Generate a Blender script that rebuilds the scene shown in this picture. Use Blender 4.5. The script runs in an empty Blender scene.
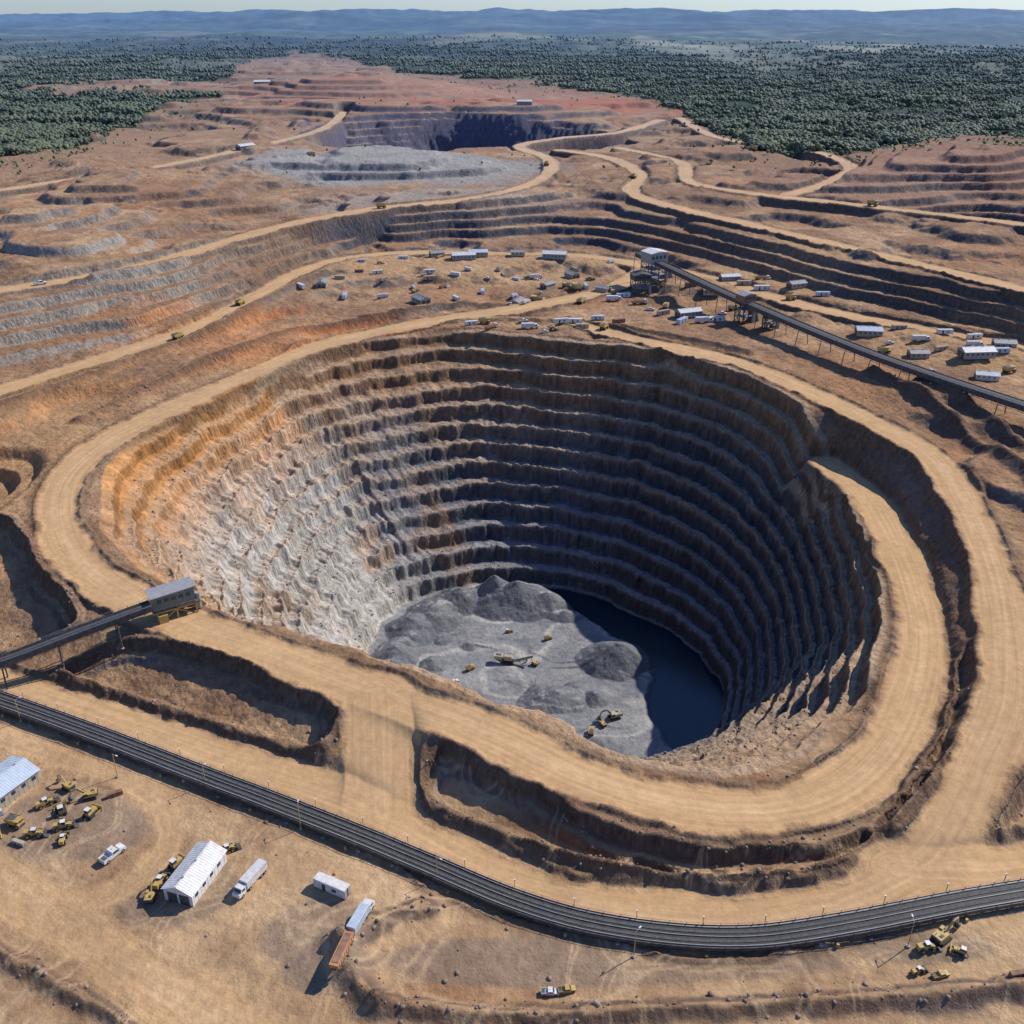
import bpy, math, random
import numpy as np
from mathutils import Vector, Matrix
rng=np.random.default_rng(7); random.seed(7)
# ---------------------------------------------------------------- noise
_perm=rng.permutation(4096).astype(np.int64)
_val=rng.random(4096).astype(np.float32)*2-1
def vnoise(x,y,seed=0):
    xi=np.floor(x).astype(np.int64); yi=np.floor(y).astype(np.int64)
    fx=(x-xi).astype(np.float32); fy=(y-yi).astype(np.float32)
    fx=fx*fx*(3-2*fx); fy=fy*fy*(3-2*fy)
    def h(a,b): return _val[_perm[(_perm[(a+seed*131)&4095]+b)&4095]]
    a=h(xi,yi); b=h(xi+1,yi); c=h(xi,yi+1); d=h(xi+1,yi+1)
    return (a+(b-a)*fx)*(1-fy)+(c+(d-c)*fx)*fy
def fbm(x,y,o=4,seed=0):
    r=0; a=1.0; s=0
    for i in range(o):
        r=r+a*vnoise(x*2**i+i*17.3,y*2**i-i*9.1,seed+i); s+=a; a*=.5
    return r/s
def sstep(a,b,x):
    t=np.clip((x-a)/(b-a),0,1); return t*t*(3-2*t)
# ---------------------------------------------------------------- survey data (metres, x east, y north, z)
def P(s): return np.array([[float(v) for v in p.split(',')] for p in s.split(';')])
ROADS=[
 (19,P('125,830,9;104,800,8;68,750,7;6,708,6;-58,675,5;-121,633,3;-160,571,2;-188,523,1;-210,475,0;-214,431,0;-202,389,0;-176,347,0;-143,318,0;-114,300,0;-81,282,0;-51,265,0;-26,252,0;-4,239,0;17,225,-1;37,216,-2;60,211,-3;84,214,-4;107,229,-5;128,255,-6;149,295,-7;162,336,-9;171,386,-11;175,436,-13;168,478,-15')),
 (18,P('-240,300,-8;-211,288,-8;-177,276,-8;-153,266,-8;-118,250,-8;-81,233,-8;-54,221,-8;-32,208,-8;-12,194,-8;13,183,-8;36,178,-8;59,176,-8;83,180,-7;106,190,-6;123,205,-4;141,229,-2;160,255,0;175,288,1;190,332,2;203,392,3;207,447,4;190,494,5;168,537,6;142,581,6;107,608,7;72,640,6;40,672,6')),
 (21,P('-44,262,0;-41,240,-4;-38,214,-8')),
 (17,P('104,192,-6;121,191,-7;142,194,-8;169,199,-8;200,203,-8')),
 (17,P('-320,465,8;-308,497,8;-290,528,8;-269,560,8;-241,599,9;-211,651,10;-188,726,11;-171,794,12;-138,844,12;-80,867,12;-10,859,12;50,855,12;107,826,11;164,775,10;209,704,10;263,651,10;331,596,10;390,560,10')),
 (18,P('-380,612,34;-341,650,34;-300,683,34;-259,728,35;-220,808,36;-183,870,37;-121,932,38;-50,974,38;8,1039,39;42,1143,40;43,1251,41;10,1360,42;66,1440,43;155,1506,44;234,1668,45')),
 (18,P('61,1318,42;118,1251,41;140,1128,40;120,1021,38;155,937,37;205,866,36;253,794,35;304,719,34;355,630,34;400,580,34')),
 (17,P('139,1339,42;196,1208,42;187,1065,41;242,996,40;321,936,40;451,828,40;560,760,40')),
 (17,P('269,1689,46;283,1422,45;363,1313,45;382,1168,44;328,1058,42;271,996,40')),
 (17,P('-560,930,44;-520,960,44;-450,1071,44;-393,1153,45;-336,1285,46;-275,1502,47;-279,1770,48')),
 (16,P('-175,212,-8;-161,205,-8;-137,190,-8;-110,174,-8;-84,158,-8;-57,143,-8;-40,130,-8')),
 (11,P('-190,258,-8;-174,254,-8;-131,235,-8;-104,220,-8;-96,201,-8;-104,187,-8;-118,180,-8')),
]
SOFT=(10,11)
RIM=P('-189,404,0;-197,443,0;-193,488,0;-176,542,0;-148,602,0;-102,638,0;-42,654,0;19,642,0;71,623,0;118,592,2;152,543,4;170,493,5;166,437,5;160,386,4;151,338,2;138,300,0;120,268,-2;101,245,-6;84,232,-6;68,227,-3;41,227,-1;24,236,0;9,248,0;-17,263,0;-46,281,0;-77,297,0;-109,311,0;-144,337,0;-172,370,0')
FLOOR=P('-76,452,0;-65,482,0;-37,502,0;-1,512,0;41,502,0;74,477,0;100,442,0;108,403,0;100,376,0;88,360,0;60,350,0;10,342,0;-30,354,0;-64,395,0;-76,430,0')
I1=P('-159,285,-4;-145,294,-2;-127,294,-2;-90,277,-2;-62,264,-2;-56,256,-3;-55,247,-5;-58,241,-7;-66,239,-8;-91,250,-8;-125,265,-8;-152,277,-7')
I2=P('-28,228,-5;-21,237,-3;-4,231,-2;11,218,-2;25,207,-3;47,199,-4;69,199,-5;94,203,-6;117,222,-7;139,252,-8;158,290,-5;166,290,0;152,257,0;132,231,-2;110,209,-5;92,194,-7;72,189,-8;50,188,-8;29,191,-8;8,198,-8;-12,208,-8;-25,219,-7')
I3=P('200,250,0;170,240,0;148,232,-1;128,216,-4;120,206,-6;127,203,-7;154,208,-7;200,215,-7')
I4=P('-290,420,-4;-241,397,-4;-215,378,-4;-188,340,-4;-162,312,-4;-168,300,-6;-180,293,-7;-215,300,-7;-290,330,-7')
def smooth_poly(p,step=9.0):
    q=[];n=len(p)
    for i in range(n-1):
        p0=p[max(i-1,0)];p1=p[i];p2=p[i+1];p3=p[min(i+2,n-1)]
        k=max(2,int(np.linalg.norm(p2-p1)/step))
        for j in range(k):
            t=j/k
            q.append(.5*((2*p1)+(-p0+p2)*t+(2*p0-5*p1+4*p2-p3)*t*t+(-p0+3*p1-3*p2+p3)*t**3))
    q.append(p[-1]); return np.array(q)
def closed_smooth(p):
    n=len(p); q=[]
    for i in range(n):
        p0=p[i-1];p1=p[i];p2=p[(i+1)%n];p3=p[(i+2)%n]
        for j in range(3):
            t=j/3; q.append(.5*((2*p1)+(-p0+p2)*t+(2*p0-5*p1+4*p2-p3)*t*t+(-p0+3*p1-3*p2+p3)*t**3))
    return np.array(q)
# ---------------------------------------------------------------- terrain grid (graded, finer near)
NC=1150
rows=list(np.arange(20,110,3.0))+list(np.arange(110,180,.7))
y=180.0
while y<700: rows.append(y); y+=.58
while y<32000: rows.append(y); y+=min(1.0*(y/700)**1.7,450)
yr=np.array(rows); NR=len(yr)
def halfw(y): return .66*(.89*y+95)
S=np.linspace(-1,1,NC)
X=(S[None,:]*halfw(yr)[:,None]); Y=np.repeat(yr[:,None],NC,1)
ri=np.unique(np.append(np.arange(0,NR,8),NR-1)); ci=np.unique(np.append(np.arange(0,NC,8),NC-1))
def upsample(Zc):
    A=np.empty((len(ri),NC),np.float32)
    for i in range(len(ri)): A[i]=np.interp(np.arange(NC),ci,Zc[i])
    f=np.interp(np.arange(NR),ri,np.arange(len(ri))); i0=np.minimum(f.astype(int),len(ri)-2); t=(f-i0)[:,None].astype(np.float32)
    return A[i0]*(1-t)+A[i0+1]*t
Xc=X[np.ix_(ri,ci)]; Yc=Y[np.ix_(ri,ci)]
ctrl=np.vstack([smooth_poly(r[1],40) for r in ROADS]+[
 P('-300,380,-24;-260,430,-14;-300,300,-12;-130,120,-8;0,140,-9;100,140,-9;220,170,-8;-240,520,2;230,420,10;230,330,6;240,520,12;0,690,5;20,780,8;-60,790,9;-120,740,8;150,700,9;250,600,10;300,560,10;120,650,7;-330,760,42;-400,860,44;-130,1210,46;-300,1200,46;0,900,14;-60,905,14;-120,890,14;60,900,14;80,980,30;60,1180,42;500,600,30;520,1100,48;440,700,20;500,900,40;0,1700,48;-400,2300,52;500,1500,46;-700,1500,44;-700,2300,48;700,2000,46;0,3000,48;-1500,3500,48;1500,3500,48;0,6000,50;-90,320,0;60,640,4;-150,640,4;-60,1000,40;-250,600,10;300,760,22;380,640,20;-160,860,20;-210,760,22;-265,650,20')])
num=0;den=0
for c in ctrl:
    w=1/((Xc-c[0])**2+(Yc-c[1])**2+60)**1.7
    num=num+w*c[2]; den=den+w
base=upsample(num/den)
far=sstep(3200,9000,Y)
Z=base.copy()
rough=sstep(480,900,Y)
nl=fbm(X/90,Y/90,4,3); nm=fbm(X/22,Y/22,4,11); nL=fbm(X/190,Y/150,3,7)
Z+=rough*(1-far)*(nl*6+nL*(6+14*sstep(150,400,X)*sstep(850,1000,Y)+12*sstep(-150,-350,X)))
def ell(cx,cy,rx,ry,k=1.0):
    return np.sqrt(((X-cx)/rx)**2+((Y-cy)/ry)**2)+nl*.18*k
e=ell(-150,1190,170,80); Z+=np.where(Y<2000,8*sstep(1.0,.72,e),0)
e=ell(-70,1790,300,130); Z+=16*sstep(1.15,.5,e)
e=ell(-70,1520,255,170); Z-=62*sstep(1.03,.52,e)
e=ell(500,1160,170,150); Z+=26*sstep(1.0,.3,e)
e=ell(-300,2300,330,260); Z+=20*sstep(1.0,.3,e)
e=ell(150,1950,240,130); Z+=14*sstep(1.0,.3,e)
e=ell(330,1110,60,50); Z-=16*sstep(1.0,.3,e)
e=ell(440,930,110,60); Z-=24*sstep(1.0,.2,e)
def terrace(q,step,f0=.5,f1=.88):
    s=q/step; k=np.floor(s); f=s-k
    return (k+sstep(f0,f1,f))*step
q=Z+rough*(nm*1.3+fbm(X/260,Y/60,3,29)*3)
zt=terrace(q,6.5+2.5*sstep(1000,1400,Y))
mb=sstep(500,640,Y)*(1-sstep(1900,2600,Y))
leftout=sstep(-205,-235,X)*sstep(300,360,Y); rightout=sstep(205,225,X)*sstep(230,260,Y)
mb=np.maximum(mb,.85*np.maximum(leftout,rightout))
Z=Z*(1-mb)+zt*mb
hn=fbm(X/2600+5,Y/2100,5,41); hn2=fbm(X/900,Y/700,4,47)
Z+=far*(55*hn2+60*hn)+sstep(9000,20000,Y)*(190*(hn*.9+.2)+35)*(.75+.25*np.sin(X/5200+1))
# ---------------- the big pit
C=np.array([20.0,415.0])
def polar(pl):
    q=closed_smooth(pl[:,:2]); a=np.arctan2(q[:,1]-C[1],q[:,0]-C[0]); r=np.hypot(q[:,0]-C[0],q[:,1]-C[1])
    o=np.argsort(a); a=a[o]; r=r[o]
    return np.concatenate([a-2*np.pi,a,a+2*np.pi]),np.concatenate([r,r,r])
ar,rr_=polar(RIM); af,rf_=polar(FLOOR)
r0,r1=np.searchsorted(yr,[190,700]); 
Xp=X[r0:r1];Yp=Y[r0:r1]
th=np.arctan2(Yp-C[1],Xp-C[0]); rad=np.hypot(Xp-C[0],Yp-C[1]); cx_,sx_=np.cos(th),np.sin(th)
tn=np.arctan2(-(Xp-C[0]),Yp-C[1])      # 0 = north, seam on the hidden south wall
Rr=np.interp(th,ar,rr_)+fbm(tn*7+3,tn*0+.5,3,61)*6; Rf=np.interp(th,af,rf_)+fbm(tn*5,tn*0+8.5,3,67)*5
t=(rad-Rf)/(Rr-Rf); u=np.clip(1-t,0,1)
NB=13
leftw=sstep(-.2,-.9,cx_)
warp=fbm(tn*4+20,u*2.0,4,71)*(.42+.3*leftw)+fbm(tn*19,u*7,3,73)*.22
s=u*NB+warp*np.clip(u*8,0,1)*np.clip((1-u)*8,0,1)
k=np.floor(s); f=s-k
jag=fbm(Xp/4,Yp/4,3,75)*.11
fj_=f+jag
T=np.clip((k+sstep(.48,.78,fj_))/NB,0,1)
er=np.clip(fbm(tn*5+50,u*3,4,77)*.8-.02+.34*leftw,0,.55)
er=er*(1-.6*sstep(-.3,.3,cx_))
er=np.maximum(er,.9*sstep(.12,.0,u)*sstep(.1,-.3,fbm(tn*3,u,2,78)))
T=T*(1-er)+u*er
gul=fbm(tn*34,u*1.5,4,79)*(.8+2.6*leftw)*np.sin(np.pi*u)
PD=110.0
bz=base[r0:r1]
zp=bz-(bz+PD)*T+gul+fbm(Xp/3,Yp/3,3,81)*1.0*np.sin(np.pi*u)
zp+=1.0*np.exp(-((fj_-.44)/.06)**2)*(1-er)*np.sin(np.pi*u)
fl=fbm(Xp/25,Yp/25,3,83)*.8+.6
cn=fbm(Xp/7,Yp/7,4,85)
def cone(cx,cy,r,h,sx=1,sy=1):
    d=np.sqrt(((Xp-cx)/sx)**2+((Yp-cy)/sy)**2)+cn*2.2
    return np.clip(1-d/r,0,1)**.95*h
for c in [(56,432,20,12,1.1,.9),(4,488,24,16,1.5,.8),(-10,494,18,14,1,.8),(20,484,14,9,1,.8),(-30,490,16,10,1.2,1),(22,398,17,7,1.2,.8),(30,474,10,5,1.3,.8),(-45,474,18,9,1,1.2),(-56,460,16,8,1,1.2),(-62,436,14,8,1,1.3),(-42,428,9,4,1,1),(-10,388,9,4,1.3,.8),(42,398,8,5,1,1),(5,370,13,6,1.4,.7),(-30,398,9,4,1.2,.8),(-48,410,12,5,1,1.2),(-24,446,6,2.2,1.8,1),(-38,452,7,3,1,1),(32,408,7,3.5,1,1),(14,404,8,3.5,1,1)]:
    fl=np.maximum(fl,fl*.3+cone(*c))
fq=2*fbm(Xp/30,Yp/20,2,88)+.5; fl=fl+.5*(np.floor(fq)+sstep(.75,1,fq-np.floor(fq)))
FLOOR_DIP=P('-2,520;30,512;62,492;92,464;110,430;118,400;108,372;92,352;80,354;74,372;68,392;72,412;76,432;64,450;50,466;34,484;12,500')  # outline of the lowered side of the pit floor
pdist=np.full(Xp.shape,1e6,np.float32); pin=np.zeros(Xp.shape,bool); pc=closed_smooth(FLOOR_DIP)
for i in range(len(pc)):
    a=pc[i];b=pc[(i+1)%len(pc)]; L=np.hypot(*(b-a)); 
    if L<1e-6: continue
    tx_,ty_=(b-a)/L; tt=np.clip((Xp-a[0])*tx_+(Yp-a[1])*ty_,0,L); pdist=np.minimum(pdist,np.hypot(Xp-a[0]-tt*tx_,Yp-a[1]-tt*ty_))
    if a[1]!=b[1]: pin^=((a[1]>Yp)!=(b[1]>Yp))&(Xp<(b[0]-a[0])*(Yp-a[1])/(b[1]-a[1])+a[0])
psd=np.where(pin,pdist,-pdist)
fl=fl-5.0*sstep(-3,5,psd+fbm(Xp/8,Yp/8,3,87)*2)
zp=np.where(u>=1,-PD+fl,np.where(u>.93,np.maximum(zp,-PD+fl),zp))
def pad(a,fill=0):
    A=np.full(Z.shape,fill,np.float32); A[r0:r1]=a; return A
pitm=pad(t<1); pitU=pad(np.where(t<1,u,0)); cosT=pad(cx_); sinT=pad(sx_); TN=pad(tn); bf=pad(np.where(t<1,(1-sstep(.48,.56,fj_))*(1-er),0))
Zs=Z[r0:r1]; Zs[t<1]=zp[t<1]
def block(x0,x1,y0,y1):
    a,b=np.searchsorted(yr,[y0,y1])
    if b<=a: return None
    hw=halfw(yr[a:b]); 
    s0=min(x0/hw.min(),x0/hw.max()); s1=max(x1/hw.min(),x1/hw.max())
    c0=int(np.clip((s0+1)/2*(NC-1),0,NC)); c1=int(np.clip((s1+1)/2*(NC-1)+2,0,NC))
    if c1<=c0: return None
    return slice(a,b),slice(c0,c1)
def polyfield(pl,margin,closed=False):
    D=np.full(Z.shape,1e6,np.float32);ZZ=np.zeros(Z.shape,np.float32);AL=np.zeros(Z.shape,np.float32);SG=np.zeros(Z.shape,np.float32)
    acc=0; n=len(pl)
    for i in range(n if closed else n-1):
        a=pl[i]; b=pl[(i+1)%n]; L=math.hypot(b[0]-a[0],b[1]-a[1])
        if L<1e-6: continue
        bl=block(min(a[0],b[0])-margin,max(a[0],b[0])+margin,min(a[1],b[1])-margin,max(a[1],b[1])+margin)
        if bl:
            x=X[bl];yy=Y[bl]
            tx,ty=(b[0]-a[0])/L,(b[1]-a[1])/L
            tt=np.clip((x-a[0])*tx+(yy-a[1])*ty,0,L)
            dx=x-a[0]-tt*tx; dy=yy-a[1]-tt*ty
            d=np.hypot(dx,dy); m=d<D[bl]
            D[bl]=np.where(m,d,D[bl]); ZZ[bl]=np.where(m,a[2]+(b[2]-a[2])*tt/L,ZZ[bl])
            AL[bl]=np.where(m,acc+tt,AL[bl]); SG[bl]=np.where(m,np.sign(dx*ty-dy*tx),SG[bl])
        acc+=L
    return D,ZZ,AL,SG
def inside(pl):
    x0,y0=pl[:,:2].min(0);x1,y1=pl[:,:2].max(0)
    M=np.zeros(Z.shape,bool); bl=block(x0,x1,y0,y1)
    x=X[bl];yy=Y[bl];m=np.zeros(x.shape,bool);n=len(pl)
    for i in range(n):
        a=pl[i];b=pl[(i+1)%n]
        if a[1]==b[1]: continue
        c=((a[1]>yy)!=(b[1]>yy))&(x<(b[0]-a[0])*(yy-a[1])/(b[1]-a[1])+a[0])
        m^=c
    M[bl]=m; return M
bank=np.zeros(Z.shape,np.float32)
rag=fbm(X/6,Y/6,4,93)
def island(pl,depth,berm):
    global Z
    pl=closed_smooth(pl)
    D,_,_,_=polyfield(pl,14,True); M=inside(pl)
    sd=np.where(M,D,-D)+nm*1.6+rag*1.3
    near=D<1e5
    dz=-depth*(.62*sstep(0.5,3.0,sd)+.38*sstep(5.0,6.6,sd))*near+np.where(M&~near,-depth,0)
    Z=Z+dz+berm*np.exp(-(sd/1.7)**2)*near
    bank[:]=np.maximum(bank,np.exp(-((sd-1.5)/3.0)**2)*near)
island(I1,4.5,1.2); island(I2,5.0,1.0); island(I3,6,1.6); island(I4,7,1.5)
def ridge(pl,w,h):
    global Z
    D,_,_,SG=polyfield(smooth_poly(pl,6),30); D=D+rag*1.6*(D<40)
    Z=Z+h*np.exp(-(D/w)**2); bank[:]=np.maximum(bank,np.exp(-(D/(w*1.3))**2))
ridge(P('-150,180,0;-130,169,0;-108,158,0;-82,145,0;-60,136,0'),2.2,2.0)
ridge(P('-31,153,0;-3,150,0;44,151,0;90,154,0;126,157,0;170,158,0'),2.6,2.6)
ridge(P('-41,170,0;-30,178,0;-22,180,0'),3.0,2.2)
ridge(P('-43,170,0;-38,160,0;-33,153,0'),3.5,2.8)
ridge(P('215,560,0;235,480,0;240,400,0;225,330,0;205,280,0'),4,5)
ridge(P('235,540,0;256,470,0;262,400,0;250,330,0'),4,4)
# camera-side spoil berms of the sunken strips
ridge(P('-26,221,0;-13,211,0;8,200,0;29,193,0;50,189,0;72,190,0;94,196,0;112,211,0;133,233,0;152,258,0;165,286,0'),2.6,3.0)
ridge(P('-158,279,0;-125,264,0;-91,249,0;-68,239,0;-59,239,0'),2.6,2.6)
# cut edge between the two far haul roads
ridge(P('-300,470,0;-262,530,0;-228,590,0;-196,645,0;-172,715,0;-150,780,0'),5,4.5)
ridge(P('-235,500,0;-205,560,0;-175,610,0;-135,660,0;-70,700,0;0,728,0'),4,3.5)
ridge(P('-100,655,0;-30,672,0;40,668,0;100,640,0;150,600,0'),4,3.0)
# ---------------- roads
fields=[]
for i_,(w,pl) in enumerate(ROADS):
    sp=smooth_poly(pl); D,ZZ,AL,SG=polyfield(sp,48)
    wv=w/2+fbm(AL/26,AL*0+w+i_,3,97)*2.0
    fields.append((D-wv,ZZ,AL,D*SG))
E=np.full(Z.shape,1e6,np.float32);num=np.zeros(Z.shape,np.float32);den=np.zeros(Z.shape,np.float32);AL=np.zeros(Z.shape,np.float32);AC=np.zeros(Z.shape,np.float32);soft=np.zeros(Z.shape,bool)
for i_,(d,zz,al,ac) in enumerate(fields):
    w=np.where(d<1e5,1/(np.clip(d,0,None)+3.2)**3*(1-sstep(20,38,d))+1e-9,0); num+=w*zz; den+=w
    m=d<E; AL=np.where(m,al,AL); AC=np.where(m,ac,AC); soft=np.where(m,i_ in SOFT,soft)
    kk=7.0; h_=np.clip(.5+.5*(E-d)/kk,0,1); E=np.where((E<1e5)&(d<1e5),E*(1-h_)+d*h_-kk*h_*(1-h_),np.minimum(E,d))   # rounded junctions
del fields
ZR=np.where(den>0,num/np.maximum(den,1e-12),0)
E2=E+nm*.9+rag*.9
bw=np.clip(np.abs(Z-ZR)*.6+1.5,1.5,14)
mr=np.where(E<1e5,1-sstep(0,1,E2/bw),0)
Z=Z*(1-mr)+ZR*mr
bermk=np.clip(.75+nl*.9+rag*.8,0,1.5)*(1-soft)
Z+=np.where(E<1e5,1.1*bermk*np.exp(-((E2-1.1)/.9)**2),0)
roadm=np.where(E<1e5,1-sstep(-2.6,1.0,E2+rag*1.2),0)*np.where(soft,.75,1)
shoulder=np.where(E<1e5,np.exp(-((E2-2.2)/2.2)**2),0)*(1-soft)
fine=fbm(X/4.5,Y/4.5,4,101)
yard=(1-sstep(235,262,Y))*(1-pitm)*(Z<-4)
floorm=sstep(.985,1.0,pitU)
Z+=(1-roadm)*(fine*.6+nm*.6+rag*.5)*(1-sstep(1000,2200,Y))*(1-.65*yard)*(1-.5*floorm)
# ---------------- slope, colour
gy=np.gradient(Z,axis=0)/np.gradient(Y,axis=0); gx=np.gradient(Z,axis=1)/np.gradient(X,axis=1)
slope=np.hypot(gx,gy); del gx,gy
c=lambda r,g,b:np.array([r,g,b],np.float32)
def mixc(A,B,m): return A+(B-A)*np.clip(m,0,1)[...,None].astype(np.float32)
n1=fbm(X/60+9,Y/60,5,111); n2=fbm(X/14,Y/14,4,117); n3=fbm(X/350,Y/350,3,121)
sand=c(.53,.345,.19); dirt=c(.27,.165,.10)
flat=mixc(np.broadcast_to(dirt,Z.shape+(3,)),c(.43,.285,.17),.25+n1*1.2+n2*.7)
flat=mixc(flat,c(.36,.195,.105),sstep(.0,.5,fbm(X/45,Y/45+9,4,161))*.6)
flat=mixc(flat,c(.45,.305,.18),yard*(.7+n2*.8+n1*.5))
rock=mixc(np.broadcast_to(c(.23,.145,.095),Z.shape+(3,)),c(.30,.25,.205),.35+n1*1.4)
rock=mixc(rock,c(.10,.08,.07),.3+n2*1.1)
def blob(A,x,y,rx,ry,col,k=1.0,e0=.55,e1=1.1):
    d=np.sqrt(((X-x)/rx)**2+((Y-y)/ry)**2)+n1*.35+n2*.15
    return mixc(A,np.array(col,np.float32),k*(1-sstep(e0,e1,d)))
dark=(.08,.078,.088)
for (x,y_,rx,ry,col,k) in [(-285,640,130,90,(.33,.285,.235),.8),(-338,745,120,110,(.33,.29,.245),.85),(-135,640,110,60,(.50,.19,.075),.95),(-190,600,65,95,(.46,.23,.11),.85),(-240,540,40,70,(.44,.24,.12),.7),
      (-60,905,170,60,dark,.9),(60,960,90,90,dark,.7),(350,900,220,150,(.11,.09,.085),.8),(300,700,120,80,(.10,.085,.08),.8),(480,1150,220,160,(.18,.105,.08),.8),(-250,460,50,130,(.44,.24,.12),.85),(230,420,50,160,(.15,.115,.10),.6),(-80,1580,300,210,(.11,.10,.13),.95),(-60,860,100,30,(.13,.12,.12),.8)]:
    rock=blob(rock,x,y_,rx,ry,col,k)
for (x,y_,rx,ry,col,k) in [(-150,1180,210,110,(.33,.32,.295),.9),(-250,2250,500,480,(.37,.195,.125),.75),(60,1900,420,170,(.38,.15,.09),.9),(-60,1500,250,170,(.22,.19,.20),.7),(-80,1000,150,60,(.33,.30,.26),.6),(450,1080,260,160,(.30,.175,.12),.7),(380,1500,300,160,(.36,.235,.145),.6),(-400,1400,300,250,(.35,.225,.135),.6),(-140,625,100,50,(.44,.23,.12),.7),(-245,450,45,90,(.42,.26,.14),.6)]:
    flat=blob(flat,x,y_,rx,ry,col,k)
rock=blob(rock,60,1930,420,150,(.34,.12,.075),.8); rock=blob(rock,-150,1180,210,110,(.24,.235,.22),.9)
steep=sstep(.32,.72,slope+n2*.15)
col=mixc(flat,rock,steep); del flat,rock
pu=pitU
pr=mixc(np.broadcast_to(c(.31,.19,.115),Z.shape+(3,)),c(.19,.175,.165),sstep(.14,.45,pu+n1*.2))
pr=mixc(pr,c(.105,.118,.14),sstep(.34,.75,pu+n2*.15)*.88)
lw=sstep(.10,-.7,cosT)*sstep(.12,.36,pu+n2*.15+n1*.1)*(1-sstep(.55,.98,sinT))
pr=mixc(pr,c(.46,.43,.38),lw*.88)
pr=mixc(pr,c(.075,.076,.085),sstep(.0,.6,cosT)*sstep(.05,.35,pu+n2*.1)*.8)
pr=mixc(pr,c(.48,.24,.10),sstep(-.15,.35,n1)*(1-sstep(.15,.48,pu))*.9*sstep(.6,-.1,cosT))
pr=mixc(pr,c(.40,.25,.15),sstep(.1,.5,fbm(TN*6,pu*5,3,163))*sstep(.1,-.5,cosT)*.5*(pu<1))
streak=fbm(TN*55+7,pu*2.5,4,131)
pr=pr*(1+.42*streak[...,None]*(pu<1)[...,None])
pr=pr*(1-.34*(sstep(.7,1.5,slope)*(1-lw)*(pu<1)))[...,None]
pr=mixc(pr,c(.46,.335,.225),bf*.72*(1-sstep(.5,.9,pu)))  # paler bench flats; sunlit look of the bench lines painted into the colour
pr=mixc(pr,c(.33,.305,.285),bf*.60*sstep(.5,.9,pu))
pn=fbm(X/16,Y/9,4,137); lane=np.abs(fbm(X/40+3,Y/24,2,139))
floorc=mixc(np.broadcast_to(c(.21,.212,.22),Z.shape+(3,)),c(.29,.285,.28),.35+pn*1.2+fine*.4)
floorc=mixc(floorc,c(.42,.40,.365),(1-sstep(.02,.14,lane))*.75)
floorc=mixc(floorc,c(.15,.155,.165),sstep(.16,.45,slope)*.9)
floorc=mixc(floorc,c(.09,.10,.115),sstep(-PD-.4,-PD-1.4,Z)*.8)
pr=mixc(pr,floorc,floorm)
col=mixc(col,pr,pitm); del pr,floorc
col=mixc(col,c(.13,.085,.06),bank*sstep(.12,.5,slope+n2*.15)*.88)
col=mixc(col,c(.38,.245,.145),bank*(1-sstep(.1,.4,slope))*.3)
for (x,y_,rx,ry) in [(-129,210,27,14),(-86,187,17,13),(-50,173,18,14),(-46,163,14,9),(22,165,66,7),(105,168,24,6)]:
    col=blob(col,x,y_,rx,ry,(.245,.178,.128),.80,.82,1.0)
sandc=mixc(np.broadcast_to(sand,Z.shape+(3,)),c(.40,.25,.135),.30+n2*.9+rag*.3)
cen=np.exp(-(AC/4.2)**2); sandc=mixc(sandc,c(.61,.42,.25),cen*.45*(.6+n2))
sandc=mixc(sandc,c(.54,.40,.28),sstep(700,1500,Y)*.5)
sandc=mixc(sandc,c(.40,.32,.24),sstep(-16,-26,Z)*.7)
col=mixc(col,c(.145,.095,.062),shoulder*.6)
col=mixc(col,sandc,roadm)
# wheel tracks wandering over the yards
wtr=0
for sd_,sc_ in ((171,34),(173,21),(175,50)):
    ff=fbm(X/sc_,Y/sc_+sd_,2,sd_); wtr=np.maximum(wtr,np.exp(-((np.abs(ff)*sc_)/.55)**2)); wtr=np.maximum(wtr,np.exp(-((np.abs(ff-.07)*sc_)/.4)**2))
col=mixc(col,c(.58,.42,.26),wtr*yard*(1-roadm)*.42)
for (x,y_,rx,ry) in [(-20,815,130,48),(200,770,60,50),(290,610,60,45),(20,672,70,16)]:
    d=np.sqrt(((X-x)/rx)**2+((Y-y_)/ry)**2)+n2*.2; col=mixc(col,sandc*.9,(1-sstep(.8,1.1,d))*(1-steep*.8)*.75)
del sandc
aa=X/Y
tab=np.array([(-.70,1150),(-.48,1285),(-.425,1449),(-.378,1630),(-.33,1870),(-.274,2043),(-.268,2463),(-.255,3592),(-.2,4680),(-.152,4162),(-.105,2850),(.045,2650),(.12,2170),(.177,1646),(.233,1387),(.30,1288),(.48,1215),(.7,1150)])
ym=np.interp(aa,tab[:,0],tab[:,1])
fo=(Y-ym)/(.10*Y)+n3*1.2+n1*.6
clear=np.sqrt(((X+760)/360)**2+((Y-2550)/330)**2)+n1*.4
fo=np.minimum(fo,(clear-1)*4)
forest=sstep(-.1,.25,fo)
scrub=sstep(-2.2,0,fo)*sstep(0.0,.3,n2+n1*.5)*(Y>1100)
fcol=mixc(np.broadcast_to(c(.036,.05,.02),Z.shape+(3,)),c(.10,.11,.045),.3+n1*1.2)
clr=sstep(.14,.30,fbm(X/420+3,Y/900,4,143))*sstep(1900,3000,Y)*(1-.6*sstep(6000,12000,Y))
fcol=mixc(fcol,c(.27,.25,.15),clr*.6)
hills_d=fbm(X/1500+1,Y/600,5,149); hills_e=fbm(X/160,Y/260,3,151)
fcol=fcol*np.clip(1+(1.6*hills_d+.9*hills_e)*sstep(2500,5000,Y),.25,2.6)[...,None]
col=mixc(col,c(.10,.095,.05),scrub*.55*(1-roadm)); col=mixc(col,fcol,forest)
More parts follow.
